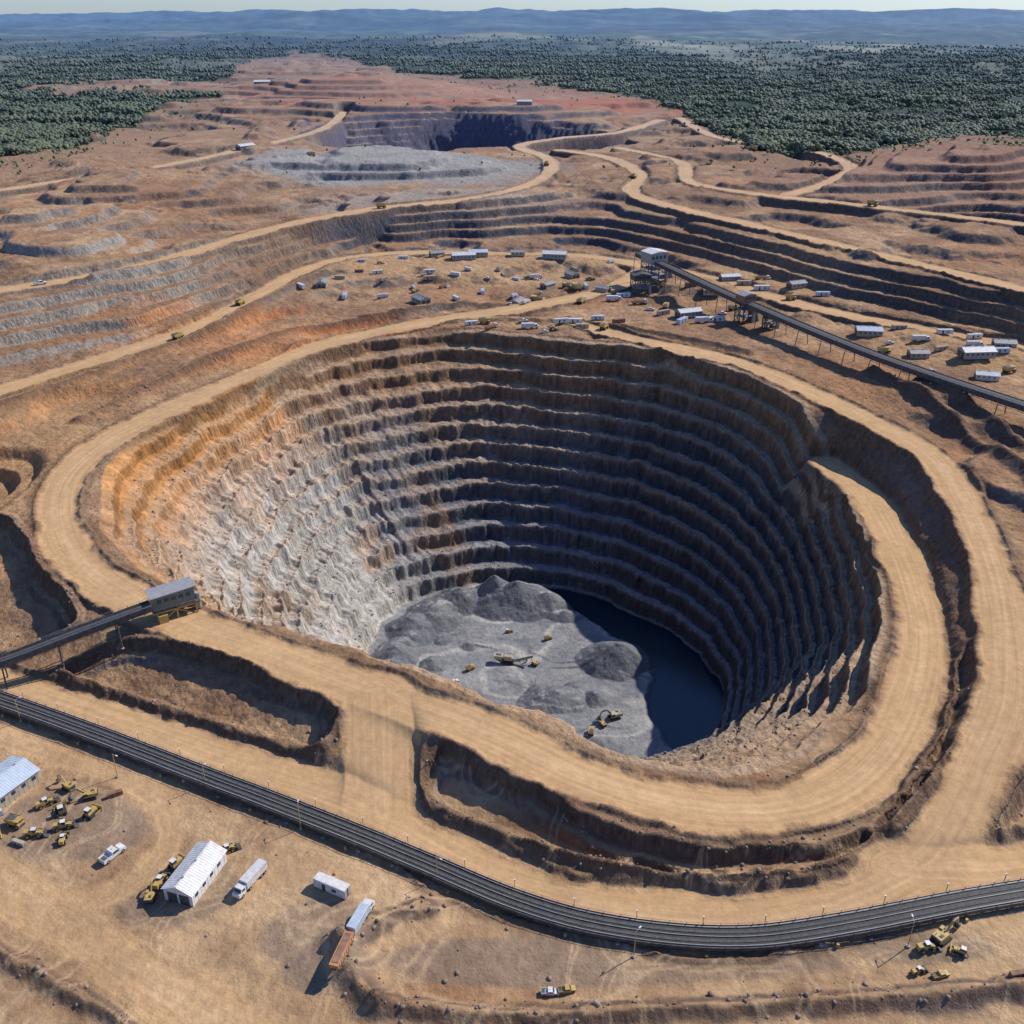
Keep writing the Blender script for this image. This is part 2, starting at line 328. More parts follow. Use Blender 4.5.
col=np.clip(col*(1+.20*n2[...,None]*(1-forest[...,None])),.01,.8)
lum=col.mean(-1,keepdims=True); col=np.clip(lum+(col-lum)*(1+.12*(1-forest[...,None])),.008,.8)
Z=Z.astype(np.float32)
# ---------------- mesh
def grid_mesh(name,X,Y,Z):
    nr,nc=Z.shape; me=bpy.data.meshes.new(name)
    co=np.stack([X,Y,Z],-1).reshape(-1,3).astype(np.float32)
    idx=np.arange(nr*nc,dtype=np.int32).reshape(nr,nc)
    q=np.stack([idx[:-1,:-1],idx[:-1,1:],idx[1:,1:],idx[1:,:-1]],-1).reshape(-1,4)
    me.vertices.add(len(co)); me.vertices.foreach_set('co',co.ravel())
    me.loops.add(q.size); me.loops.foreach_set('vertex_index',q.ravel())
    me.polygons.add(len(q)); me.polygons.foreach_set('loop_start',np.arange(0,q.size,4,dtype=np.int32)); me.polygons.foreach_set('loop_total',np.full(len(q),4,np.int32))
    me.update(calc_edges=True)
    return me
me=grid_mesh('terrain',X,Y,Z)
at=me.color_attributes.new('col','FLOAT_COLOR','POINT'); at.data.foreach_set('color',np.concatenate([col,np.ones(Z.shape+(1,),np.float32)],-1).reshape(-1).astype(np.float32))
rd=np.stack([AC/40,AL/40,roadm,np.clip(.6*yard+.35*floorm+.5*forest,0,1)],-1).astype(np.float32)
at=me.color_attributes.new('road','FLOAT_COLOR','POINT'); at.data.foreach_set('color',rd.reshape(-1))
def link(o): bpy.context.collection.objects.link(o); return o
terrain=link(bpy.data.objects.new('terrain',me))
def hz(x,y):
    f=np.interp(y,yr,np.arange(NR)); i=min(int(f),NR-2); s=(x/halfw(y)+1)/2*(NC-1); j=int(np.clip(s,0,NC-2)); a=f-i;b=min(max(s-j,0),1)
    return float((Z[i,j]*(1-b)+Z[i,j+1]*b)*(1-a)+(Z[i+1,j]*(1-b)+Z[i+1,j+1]*b)*a)
class NT_:
    def __init__(s,m):
        m.use_nodes=True; s.N=m.node_tree.nodes; s.L=m.node_tree.links; s.b=s.N['Principled BSDF']; s.geo=s.nd('ShaderNodeNewGeometry')
    def nd(s,t,**kw):
        n=s.N.new(t)
        for k,v in kw.items(): setattr(n,k,v)
        return n
    def noise(s,scale,detail,vec=None,rough=.6):
        n=s.nd('ShaderNodeTexNoise'); n.inputs['Scale'].default_value=scale; n.inputs['Detail'].default_value=detail; n.inputs['Roughness'].default_value=rough
        s.L.new(vec or s.geo.outputs['Position'],n.inputs['Vector']); return n.outputs['Fac']
    def mp(s,v,a,b,c_,d):
        n=s.nd('ShaderNodeMapRange'); s.L.new(v,n.inputs[0])
        for i,x in enumerate((a,b,c_,d)): n.inputs[i+1].default_value=x
        return n.outputs[0]
    def mth(s,op,a,b):
        n=s.nd('ShaderNodeMath',operation=op)
        for i,x in enumerate((a,b)):
            if isinstance(x,(int,float)): n.inputs[i].default_value=x
            else: s.L.new(x,n.inputs[i])
        return n.outputs[0]
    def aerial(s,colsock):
        # distance haze painted into base colour: blue-grey mix grows with world Y
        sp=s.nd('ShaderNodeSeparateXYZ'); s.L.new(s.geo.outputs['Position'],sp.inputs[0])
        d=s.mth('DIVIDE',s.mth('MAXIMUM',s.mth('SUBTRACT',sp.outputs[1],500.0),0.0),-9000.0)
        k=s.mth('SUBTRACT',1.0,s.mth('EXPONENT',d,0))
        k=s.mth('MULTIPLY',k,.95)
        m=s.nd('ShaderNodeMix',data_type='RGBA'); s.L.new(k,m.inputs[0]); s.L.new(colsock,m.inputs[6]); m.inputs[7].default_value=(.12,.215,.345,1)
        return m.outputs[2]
m=bpy.data.materials.new('excavated_earth'); g=NT_(m)
ca=g.nd('ShaderNodeAttribute',attribute_name='col'); ra=g.nd('ShaderNodeAttribute',attribute_name='road')
sm=ra.outputs['Alpha']
nA=g.mp(g.noise(.35,7),.25,.75,.68,1.32); nB=g.mp(g.noise(2.2,4),.25,.75,.80,1.20)
vm=g.nd('ShaderNodeVectorMath',operation='MULTIPLY'); g.L.new(g.geo.outputs['Position'],vm.inputs[0]); vm.inputs[1].default_value=(.5,.5,.10)
nC=g.mp(g.noise(1.0,5,vm.outputs[0],.7),.3,.7,.60,1.40)
sep=g.nd('ShaderNodeSeparateColor'); g.L.new(ra.outputs['Color'],sep.inputs[0])
cmb=g.nd('ShaderNodeCombineXYZ'); g.L.new(g.mth('MULTIPLY',sep.outputs[0],40.0),cmb.inputs[0]); g.L.new(g.mth('MULTIPLY',sep.outputs[1],.8),cmb.inputs[1])
nR=g.mp(g.noise(.75,3,cmb.outputs[0],.5),.3,.7,.86,1.13)
sn=g.nd('ShaderNodeSeparateXYZ'); g.L.new(g.geo.outputs['Normal'],sn.inputs[0])
st=g.mp(sn.outputs[2],.55,.9,1,0)
def lerp1(v,k): return g.mth('ADD',g.mth('MULTIPLY',g.mth('SUBTRACT',v,1.0),k),1.0)
calm=g.mth('SUBTRACT',1.0,g.mth('MULTIPLY',g.mth('MAXIMUM',sep.outputs[2],sm),.50))
f=g.mth('MULTIPLY',lerp1(nA,calm),lerp1(nB,calm)); f=g.mth('MULTIPLY',f,lerp1(nC,st)); f=g.mth('MULTIPLY',f,lerp1(nR,sep.outputs[2]))
mx=g.nd('ShaderNodeVectorMath',operation='SCALE'); g.L.new(ca.outputs['Color'],mx.inputs[0]); g.L.new(f,mx.inputs['Scale'])
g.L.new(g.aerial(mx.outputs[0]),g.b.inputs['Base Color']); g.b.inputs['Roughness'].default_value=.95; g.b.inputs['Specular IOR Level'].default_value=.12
bp=g.nd('ShaderNodeBump'); bp.inputs['Distance'].default_value=1.0
bh=g.mth('ADD',g.mth('MULTIPLY',g.noise(.45,6,None,.65),1.6),g.mth('MULTIPLY',g.noise(1.0,4,vm.outputs[0],.7),g.mth('MULTIPLY',st,3.0)))
bh=g.mth('MULTIPLY',bh,g.mth('SUBTRACT',1.0,g.mth('MULTIPLY',g.mth('MAXIMUM',sep.outputs[2],sm),.85)))
g.L.new(bh,bp.inputs['Height']); bp.inputs['Strength'].default_value=.8; g.L.new(bp.outputs[0],g.b.inputs['Normal'])
me.materials.append(m)
def simple_mat(name,col,rough=.6,var=.2,scale=1.0,metal=0,aerial=False,dust=0):
    m=bpy.data.materials.new(name); g=NT_(m)
    n=g.noise(scale,4)
    r=g.nd('ShaderNodeValToRGB'); r.color_ramp.elements[0].position=.3; r.color_ramp.elements[1].position=.7
    r.color_ramp.elements[0].color=tuple(x*(1-var) for x in col)+(1,); r.color_ramp.elements[1].color=tuple(min(1,x*(1+var)) for x in col)+(1,)
    g.L.new(n,r.inputs[0]); out=r.outputs[0]
    if dust:
        mm=g.nd('ShaderNodeMix',data_type='RGBA'); g.L.new(g.mp(g.noise(.8,4),.4,.7,0,dust),mm.inputs[0]); g.L.new(out,mm.inputs[6]); mm.inputs[7].default_value=(.42,.30,.19,1); out=mm.outputs[2]
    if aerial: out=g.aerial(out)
    g.L.new(out,g.b.inputs['Base Color']); g.b.inputs['Roughness'].default_value=rough; g.b.inputs['Metallic'].default_value=metal
    return m
# dark smooth flat sheet over the lowered side of the pit floor
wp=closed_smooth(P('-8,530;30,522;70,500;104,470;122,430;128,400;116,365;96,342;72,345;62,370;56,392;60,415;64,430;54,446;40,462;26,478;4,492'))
wm=bpy.data.meshes.new('pit_floor_sheet'); wm.from_pydata([(p[0],p[1],0) for p in wp],[],[tuple(range(len(wp)))])
wm.materials.append(simple_mat('dark_smooth_sheet',(.008,.022,.034),.15,.2,.05))
wo=link(bpy.data.objects.new('pit_floor_sheet',wm)); wo.location=(0,0,-PD-1.1)
# ---------------- instancing of jittered clumps into one mesh
phi=(1+5**.5)/2
ico=np.array([(-1,phi,0),(1,phi,0),(-1,-phi,0),(1,-phi,0),(0,-1,phi),(0,1,phi),(0,-1,-phi),(0,1,-phi),(phi,0,-1),(phi,0,1),(-phi,0,-1),(-phi,0,1)])/1.9
icf=np.array([(0,11,5),(0,5,1),(0,1,7),(0,7,10),(0,10,11),(1,5,9),(5,11,4),(11,10,2),(10,7,6),(7,1,8),(3,9,4),(3,4,2),(3,2,6),(3,6,8),(3,8,9),(4,9,5),(2,4,11),(6,2,10),(8,6,7),(9,8,1)])
def scatter(name,tv,tf,jit,x,y,z,sx,sz_,mat):
    n=len(x); V=np.repeat(tv[None],n,0); V[:,:12]*=1+(rng.random((n,12,1))-.5)*jit
    an=rng.random(n)*6.28; ca_,sa_=np.cos(an)[:,None],np.sin(an)[:,None]
    vx=V[:,:,0]*ca_-V[:,:,1]*sa_; vy=V[:,:,0]*sa_+V[:,:,1]*ca_
    V=np.stack([vx*sx[:,None]+x[:,None],vy*sx[:,None]+y[:,None],V[:,:,2]*sz_[:,None]+z[:,None]],-1)
    F=(tf[None]+(np.arange(n)*len(tv))[:,None,None]).reshape(-1,3).astype(np.int32)
    fm=bpy.data.meshes.new(name); fm.vertices.add(n*len(tv)); fm.vertices.foreach_set('co',V.reshape(-1).astype(np.float32))
    fm.loops.add(F.size); fm.loops.foreach_set('vertex_index',F.ravel()); fm.polygons.add(len(F)); fm.polygons.foreach_set('loop_start',np.arange(0,F.size,3,dtype=np.int32)); fm.polygons.foreach_set('loop_total',np.full(len(F),3,np.int32)); fm.update(calc_edges=True)
    fm.materials.append(mat); return link(bpy.data.objects.new(name,fm))
def gi(x,y):
    fi=np.interp(y,yr,np.arange(NR)).astype(int); fj=np.clip(((x/halfw(y)+1)/2*(NC-1)).astype(int),0,NC-1); return fi,fj
NT=120000
u_=rng.random(NT*3); ty=1/(1/1100+(1/6500-1/1100)*u_); tx=(rng.random(NT*3)*2-1)*.60*ty
fi,fj=gi(tx,ty)
dens=np.clip(.68+1.6*n1[fi,fj]+1.0*n3[fi,fj]-.9*hills_e[fi,fj],.06,1)*(1-.9*sstep(2800,6300,ty))
pm=forest[fi,fj]*dens*(1-.85*clr[fi,fj])+scrub[fi,fj]*.06+.001*(roadm[fi,fj]<.1)*(slope[fi,fj]<.4)
keep=rng.random(NT*3)<pm; tx=tx[keep][:NT];ty=ty[keep][:NT]; fi=fi[keep][:NT];fj=fj[keep][:NT]; NT=len(tx)
tr=np.array([(math.cos(a)*r,math.sin(a)*r,z) for z,r in ((-1.9,.13),(-.4,.07)) for a in (0,2.1,4.2)])
trf=np.array([(0,1,4),(0,4,3),(1,2,5),(1,5,4),(2,0,3),(2,3,5)])+12
sz=(1.7+2.2*rng.random(NT)**1.6)*(1+np.clip(ty-1500,0,None)/6000)*np.where(forest[fi,fj]>.5,1,.6)
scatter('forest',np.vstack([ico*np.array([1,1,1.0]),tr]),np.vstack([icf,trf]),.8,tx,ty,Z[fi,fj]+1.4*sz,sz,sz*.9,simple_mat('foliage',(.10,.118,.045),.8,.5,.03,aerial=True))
# loose rock
nr_=7000; rx=(rng.random(nr_*12)*2-1)*230; ry=130+rng.random(nr_*12)*420; fi,fj=gi(rx,ry)
pm=(bank[fi,fj]*.7+.5*(pitU[fi,fj]>.1)*bf[fi,fj]+.03)*(roadm[fi,fj]<.03)*(floorm[fi,fj]<.5); keep=rng.random(len(rx))<pm
rx=rx[keep][:nr_];ry=ry[keep][:nr_];fi=fi[keep][:nr_];fj=fj[keep][:nr_]; sz=.15+.5*rng.random(len(rx))**4
scatter('loose_rocks',ico,icf,.7,rx,ry,Z[fi,fj]+sz*.2,sz*1.2,sz*.8,simple_mat('loose_rock',(.24,.18,.135),.9,.4,.3))
# ---------------------------------------------------------------- object builder
MT={'white':simple_mat('white_paint',(.70,.70,.68),.5,.08,.6,dust=.4),'yellow':simple_mat('yellow_paint',(.50,.33,.07),.55,.2,.8,dust=.65),'rubber':simple_mat('black_rubber',(.03,.03,.03),.8,.3,1),
'glass':simple_mat('dark_glass',(.03,.045,.06),.15,.2,1),'steel':simple_mat('grey_steel',(.30,.31,.32),.5,.2,.7,dust=.4),'dsteel':simple_mat('dark_steel',(.045,.05,.055),.6,.3,.7,dust=.25),
'orange':simple_mat('orange_paint',(.50,.21,.08),.6,.2,.8,dust=.4),'blue':simple_mat('pale_blue_sheet',(.52,.60,.68),.45,.1,.5,dust=.2),'green':simple_mat('grey_green_sheet',(.12,.17,.16),.55,.2,.5,dust=.3),
'rust':simple_mat('rusty_steel',(.24,.12,.07),.8,.35,.9,dust=.3),'conc':simple_mat('concrete',(.40,.38,.34),.9,.15,.5),'ore':simple_mat('crushed_ore',(.09,.088,.086),.95,.4,1.5),'belt':simple_mat('conveyor_belt',(.022,.023,.026),.7,.35,.5,dust=.1),'tan':simple_mat('tan_sheet',(.42,.36,.27),.6,.15,.5)}
class B:
    def __init__(s): s.v=[];s.f=[];s.m=[];s.mats=[]
    def mi(s,n):
        if n not in s.mats: s.mats.append(n)
        return s.mats.index(n)
    def add(s,vs,fs,mat):
        o=len(s.v); s.v+= [tuple(p) for p in vs]; s.f+=[tuple(o+i for i in f) for f in fs]; s.m+=[s.mi(mat)]*len(fs)
    def box(s,x,y,z,lx,ly,lz,mat,tx=1,ty=1,rz=0):   # z = bottom
        vs=[]
        for k,(a,b) in ((0,(1,1)),(1,(tx,ty))):
            for sx,sy in ((-1,-1),(1,-1),(1,1),(-1,1)):
                px,py=sx*lx/2*a,sy*ly/2*b
                vs.append((x+px*math.cos(rz)-py*math.sin(rz),y+px*math.sin(rz)+py*math.cos(rz),z+k*lz))
        s.add(vs,[(3,2,1,0),(4,5,6,7),(0,1,5,4),(1,2,6,5),(2,3,7,6),(3,0,4,7)],mat)
    def cyl(s,p,q,r,mat,n=12,r2=None):
        p=Vector(p);q=Vector(q);d=(q-p).normalized(); a=d.orthogonal().normalized(); b=d.cross(a); r2=r if r2 is None else r2
        vs=[p+(a*math.cos(6.2832*i/n)+b*math.sin(6.2832*i/n))*r for i in range(n)]+[q+(a*math.cos(6.2832*i/n)+b*math.sin(6.2832*i/n))*r2 for i in range(n)]
        s.add(vs,[(i,(i+1)%n,n+(i+1)%n,n+i) for i in range(n)]+[tuple(range(n-1,-1,-1)),tuple(range(n,2*n))],mat)
    def beam(s,p,q,w,h,mat):
        p=Vector(p);q=Vector(q);d=(q-p).normalized(); up=Vector((0,0,1)) if abs(d.z)<.95 else Vector((1,0,0)); a=d.cross(up).normalized()*w/2; b=a.cross(d).normalized()*h/2
        vs=[c+e for c in (p,q) for e in (-a-b,a-b,a+b,-a+b)]
        s.add(vs,[(3,2,1,0),(4,5,6,7),(0,1,5,4),(1,2,6,5),(2,3,7,6),(3,0,4,7)],mat)
    def prism(s,prof,y0,y1,mat):   # profile in x,z extruded along y
        n=len(prof); vs=[(x,y0,z) for x,z in prof]+[(x,y1,z) for x,z in prof]
        s.add(vs,[(i,(i+1)%n,n+(i+1)%n,n+i) for i in range(n)]+[tuple(range(n-1,-1,-1)),tuple(range(n,2*n))],mat)
    def wheel(s,x,y,r,w,hub='steel'):
        s.cyl((x,y-w/2,r),(x,y+w/2,r),r,'rubber',14); s.cyl((x,y-w/2-.03,r),(x,y+w/2+.03,r),r*.5,hub,10)
    def mesh(s,name):
        me=bpy.data.meshes.new(name); me.from_pydata(s.v,[],s.f); me.update()
        for n in s.mats: me.materials.append(MT[n])
        me.polygons.foreach_set('material_index',s.m)
        import bmesh as bm_
        bm=bm_.new(); bm.from_mesh(me); bm_.ops.recalc_face_normals(bm,faces=bm.faces); bm.to_mesh(me); bm.free()
        return me
def pickup(body='white'):
    b=B()
    b.prism([(-2.7,.45),(-2.7,1.05),(-.7,1.1),(-.7,.45)],-.95,.95,body); b.box(-1.75,0,1.06,1.75,1.5,.02,'dsteel')
    for y in (-.9,.9): b.box(-1.75,y,1.05,1.9,.1,.32,body)
    b.box(-2.66,0,1.05,.08,1.9,.32,body)
    b.prism([(-.7,.45),(-.7,1.2),(-.55,1.9),(.75,1.9),(1.3,1.25),(2.55,1.1),(2.7,.85),(2.7,.45)],-.93,.93,body)
    b.prism([(-.45,1.3),(-.4,1.78),(.7,1.78),(1.1,1.3)],-.955,.955,'glass'); b.prism([(.80,1.86),(1.30,1.30),(1.33,1.33),(.84,1.89)],-.8,.8,'glass')
    for x in (-1.75,1.75):
        for y in (-.85,.85): b.wheel(x,y,.42,.28)
    b.box(2.72,0,.4,.12,1.8,.25,'dsteel'); b.cyl((0,0,1.9),(0,0,2.05),.1,'orange',8)
    return b
def haul():
    b=B(); b.box(0,0,1.3,8.2,2.6,.7,'dsteel'); b.box(3.5,0,1.6,2.2,4.4,1.5,'yellow'); b.box(3.3,1.1,3.1,1.7,1.7,1.6,'yellow'); b.box(3.35,1.1,3.5,1.75,1.75,.8,'glass'); b.box(3.3,1.1,4.7,2.0,2.0,.12,'white')
    b.prism([(-5.0,2.9),(-4.9,4.6),(2.2,5.1),(4.6,5.25),(4.6,5.0),(2.3,4.7),(1.9,2.4),(-2.5,2.2)],-2.3,2.3,'yellow'); b.box(-1.4,0,4.72,6.2,3.9,.3,'ore',.9,.8)
    for y in (-2.35,2.35): b.prism([(-4.9,4.5),(-4.9,4.95),(2.2,5.45),(2.2,5.05)],y-.08,y+.08,'yellow')
    for x,ys in ((3.1,(-2.0,2.0)),(-2.6,(-2.1,-1.2,1.2,2.1))):
        for y in ys: b.wheel(x,y,1.35,.85,'yellow')
    b.box(4.7,0,1.4,.15,3.4,1.1,'dsteel'); b.beam((4.6,-2,1.2),(4.6,-2,3.1),.1,.1,'white')
    for y in (-2.1,-.6): b.beam((4.6,y,3.1),(4.6,y,4.0),.07,.07,'steel')
    b.beam((4.6,-2.1,4),(4.6,-.3,4),.07,.07,'steel'); return b
def tracks(b,L,w,gap,h):
    for y in (-gap,gap):
        b.prism([(-L/2,h*.4),(-L/2+.4,h),(L/2-.4,h),(L/2,h*.4),(L/2-.5,0),(-L/2+.5,0)],y-w/2,y+w/2,'rubber')
        for i in range(5): b.cyl((-L/2+.7+i*(L-1.4)/4,y-w/2-.05,h*.45),(-L/2+.7+i*(L-1.4)/4,y+w/2+.05,h*.45),h*.28,'dsteel',8)
def excavator(body='yellow'):
    b=B(); tracks(b,5.2,.8,1.6,1.1); b.box(0,0,.6,3,2.4,.6,'dsteel'); b.cyl((0,0,1.1),(0,0,1.4),1.2,'dsteel',14)
    b.box(-1.0,0,1.4,4.4,3.2,1.5,body,.96,.96); b.box(-3.0,0,1.5,.7,3.0,1.3,'dsteel'); b.box(1.1,1.05,1.5,1.7,1.1,1.9,body,.9,.95); b.box(1.15,1.05,2.1,1.72,1.14,1.0,'glass',.92,.95); b.box(-1.5,-.6,2.9,1.2,.9,.2,'dsteel'); b.cyl((-2.2,.8,2.9),(-2.2,.8,3.5),.1,'dsteel',8)
    b.beam((1.0,-.3,2.0),(3.6,-.3,5.4),.5,.7,body); b.beam((3.5,-.3,5.4),(6.3,-.3,4.9),.45,.6,body); b.beam((6.2,-.3,5.1),(7.2,-.3,2.2),.4,.5,body)
    b.cyl((1.3,-.3,1.8),(3.2,-.3,4.3),.12,'steel',8); b.cyl((3.9,-.3,5.9),(6.2,-.3,5.5),.12,'steel',8)
    b.prism([(6.9,2.3),(7.7,2.1),(7.6,1.0),(6.5,.6),(6.0,1.3),(6.6,1.6)],-1.0,.4,'dsteel'); return b
def dozer():
    b=B(); tracks(b,4.4,.65,1.25,1.2); b.box(.3,0,.7,3.8,1.7,1.3,'yellow',.97,.9); b.box(-.9,0,1.9,1.6,1.6,1.4,'yellow',.88,.9); b.box(-.9,0,2.3,1.64,1.64,.75,'glass',.9,.92); b.box(-.9,0,3.3,1.7,1.7,.1,'white')
    b.prism([(2.9,.1),(3.25,.15),(3.0,.8),(3.25,1.6),(3.0,1.6),(2.8,.8)],-2.0,2.0,'yellow')
    for y in (-1.7,1.7): b.beam((0,y,.6),(2.9,y,.5),.2,.3,'yellow')
    b.cyl((.9,.4,2.0),(.9,.4,2.8),.1,'dsteel',8); b.beam((-2.2,0,1.2),(-3.0,0,.2),.2,.3,'dsteel'); return b
def loader():
    b=B(); b.box(-1.5,0,.9,3.0,1.9,1.5,'yellow',.95,.9); b.box(.2,0,1.3,1.5,1.5,1.7,'yellow',.88,.9); b.box(.2,0,1.9,1.53,1.53,.9,'glass',.9,.93); b.box(.2,0,3.0,1.6,1.6,.1,'white'); b.box(1.7,0,.9,2,1.2,.8,'yellow')
    for x in (-1.7,1.8):
        for y in (-1.2,1.2): b.wheel(x,y,.85,.6,'yellow')
    for y in (-.6,.6): b.beam((1.4,y,1.9),(3.6,y,.8),.2,.35,'yellow')
    b.prism([(3.4,.1),(4.9,.1),(4.9,.3),(3.8,.4),(3.6,1.4),(3.3,1.4)],-1.6,1.6,'dsteel'); return b
def ribbed(b,x,y,z,lx,ly,lz,mat,n):
    b.box(x,y,z,lx,ly,lz,mat)
    for i in range(n):
        xx=x-lx/2+(i+.5)*lx/n
        for s_ in (-1,1): b.box(xx,y+s_*(ly/2+.03),z+.12,lx/n*.5,.06,lz-.24,mat)
        b.box(xx,y,z+lz,lx/n*.5,ly-.2,.05,mat)
def container(mat='white'):
    b=B(); ribbed(b,0,0,.25,9,2.5,2.6,mat,16)
    for x in (-4.3,4.3): b.box(x,0,0,.5,2.5,.25,'dsteel')
    for y in (-.62,.62): b.box(4.53,y,.4,.05,1.15,2.3,'steel')
    for y in (-.15,.15): b.cyl((4.6,y,.4),(4.6,y,2.7),.03,'dsteel',6)
    b.box(-1.5,-1.29,.3,1.0,.06,2.0,'dsteel'); b.box(1.5,-1.29,1.2,1.2,.06,.8,'glass'); return b
def truck(load='white',cab='white'):
    b=B(); b.box(0,0,.8,10.5,.9,.3,'dsteel')
    b.prism([(3.1,.8),(3.1,3.0),(4.6,3.0),(4.95,2.0),(5.6,1.9),(5.7,.8)],-1.15,1.15,cab); b.prism([(4.72,2.7),(4.98,2.03),(5.02,2.03),(4.78,2.75)],-1.0,1.0,'glass'); b.box(3.95,0,1.9,1.0,2.36,.75,'glass')
    if load=='dump': 
        b.prism([(-5.2,1.15),(-5.4,2.6),(2.7,2.6),(2.5,1.15)],-1.2,1.2,'orange'); b.box(-1.3,0,2.5,7.0,2.0,.25,'ore',.9,.8)
    else: ribbed(b,-1.2,0,1.15,7.8,2.4,2.4,load,14)
    for x in (4.4,1.6,-2.8,-4.1):
        for y in (-1.0,1.0): b.wheel(x,y,.52,.4)
    b.cyl((2.9,.9,1),(2.9,.9,3.4),.09,'steel',8); return b
def trailer():
    b=B(); b.box(0,0,.8,10,.9,.3,'dsteel'); b.prism([(-4.8,1.15),(-5.1,2.7),(4.9,2.7),(4.6,1.15)],-1.2,1.2,'orange'); b.box(0,0,2.62,9,2.0,.2,'rust',.95,.8)
    for i in range(9):
        for y in (-1.24,1.24): b.box(-4.3+i*1.07,y,1.2,.12,.08,1.45,'rust')
    for x in (-2.6,-3.8,3.6):
        for y in (-1.0,1.0): b.wheel(x,y,.52,.4)
    b.box(3.0,0,0.2,.2,1.6,.7,'steel'); return b
def crusher():   # tracked mobile crusher: hopper, crusher box, long discharge boom
    b=B(); tracks(b,7,1.0,1.7,1.3); b.beam((-7,0,2.2),(7,0,2.2),1.4,.8,'dsteel'); b.box(0,0,2.4,4.5,3.0,2.6,'tan',.9,.9); b.box(2.8,0,2.4,2.0,2.6,1.6,'steel')
    b.prism([(-8,5.2),(-7.2,3.0),(-3.6,3.0),(-2.8,5.2)],-1.9,1.9,'tan'); b.box(-5.4,0,4.9,4.4,3.0,.5,'ore',.6,.5)
    b.beam((3,0,1.6),(14,0,5.6),1.5,.5,'steel'); b.beam((3,0,1.95),(14,0,5.95),1.1,.1,'belt'); b.beam((8,-.6,1.9),(10.5,-.6,4.2),.15,.15,'dsteel'); b.beam((8,.6,1.9),(10.5,.6,4.2),.15,.15,'dsteel')
    b.beam((-1,1.6,2.6),(-3,7.5,4.6),1.0,.4,'steel'); b.cyl((1,1,5),(1,1,6),.15,'dsteel',8)
    for y in (-1.5,1.5): b.beam((-2.2,y,5.1),(2.2,y,5.9),.08,.08,'yellow')
    return b
def shed(L,W,H,R,wall,roof,doors=2,overh=.5):
    b=B(); b.box(0,0,0,L,W,H,wall)
    b.add([(-L/2,-W/2,H),(-L/2,W/2,H),(-L/2,0,H+R),(L/2,-W/2,H),(L/2,W/2,H),(L/2,0,H+R)],[(0,2,1),(3,4,5),(0,1,4,3)],wall)
    for s_ in (-1,1):
        y1=s_*(W/2+overh); z1=H-overh*R/(W/2); l2=L/2+.4
        b.add([(-l2,0,H+R+.02),(l2,0,H+R+.02),(l2,y1,z1),(-l2,y1,z1),(-l2,0,H+R+.16),(l2,0,H+R+.16),(l2,y1,z1+.14),(-l2,y1,z1+.14)],[(3,2,1,0),(4,5,6,7),(0,1,5,4),(1,2,6,5),(2,3,7,6),(3,0,4,7)],roof)
        n=int(L/.8)
        for i in range(n+1):
            x=-L/2+i*L/n; b.beam((x,s_*.05,H+R+.18),(x,y1,z1+.16),.07,.05,roof)
        n=int(L/1.6)
        for i in range(n): b.box(-L/2+(i+.5)*L/n,s_*(W/2+.03),.1,.12,.06,H-.3,wall)
    b.beam((-L/2-.4,0,H+R+.2),(L/2+.4,0,H+R+.2),.5,.12,roof)
    for i in range(int(L/6)): b.cyl((-L/2+3+i*6,0,H+R+.1),(-L/2+3+i*6,0,H+R+.7),.3,'steel',8)
    for i in range(doors):
        y=(i-(doors-1)/2)*W*.42
        for sx in (-1,1): b.box(sx*(L/2+.04),y,0,.08,W*.34,H*.8,'dsteel')
    for i in range(int(L/3.5)):
        for s_ in (-1,1): b.box(-L/2+2+i*3.5,s_*(W/2+.07),H*.5,1.3,.06,H*.25,'glass')
    return b
def put(me_,name,x,y,rz=0,sc=1.0,dz=0):
    o=bpy.data.objects.new(name,me_); o.location=(x,y,hz(x,y)+dz); o.rotation_euler=(0,0,math.radians(rz)); o.scale=(sc,)*3; return link(o)
M={'pickup':pickup().mesh('pickup_truck'),'pickup2':pickup('yellow').mesh('pickup_truck_y'),'haul':haul().mesh('haul_truck'),'exc':excavator().mesh('excavator'),'exc2':excavator('tan').mesh('excavator_o'),'doz':dozer().mesh('bulldozer'),'load':loader().mesh('wheel_loader'),
'cont':container().mesh('container_w'),'contb':container('blue').mesh('container_b'),'contr':container('rust').mesh('container_r'),'contt':container('tan').mesh('container_t'),'truck':truck().mesh('box_truck'),'truckb':truck('blue').mesh('box_truck_b'),'dump':truck('dump','white').mesh('dump_truck'),'trail':trailer().mesh('dump_trailer'),'crush':crusher().mesh('mobile_crusher'),
'shedw':shed(16,8.5,4.2,1.8,'white','white').mesh('shed_w'),'shedb':shed(18,12,4.5,1.6,'tan','blue').mesh('shed_b'),'sheds':shed(13,8,4,1.4,'tan','steel').mesh('shed_s'),'shedf':shed(22,11,5,2,'steel','white').mesh('shed_f')}
NM={'pickup':'pickup_truck','pickup2':'pickup_truck','haul':'haul_truck','exc':'excavator','exc2':'excavator','doz':'bulldozer','load':'wheel_loader','cont':'site_office_cabin','contb':'shipping_container','contr':'shipping_container','contt':'site_office_cabin','truck':'box_truck','truckb':'box_truck','dump':'dump_truck','trail':'dump_trailer','crush':'mobile_crusher','shedw':'storage_shed','shedb':'workshop_building','sheds':'storage_shed','shedf':'workshop_building'}
def pt(k,x,y,rz=0,sc=1.0,dz=0): return put(M[k],NM[k],x,y,rz,sc,dz)
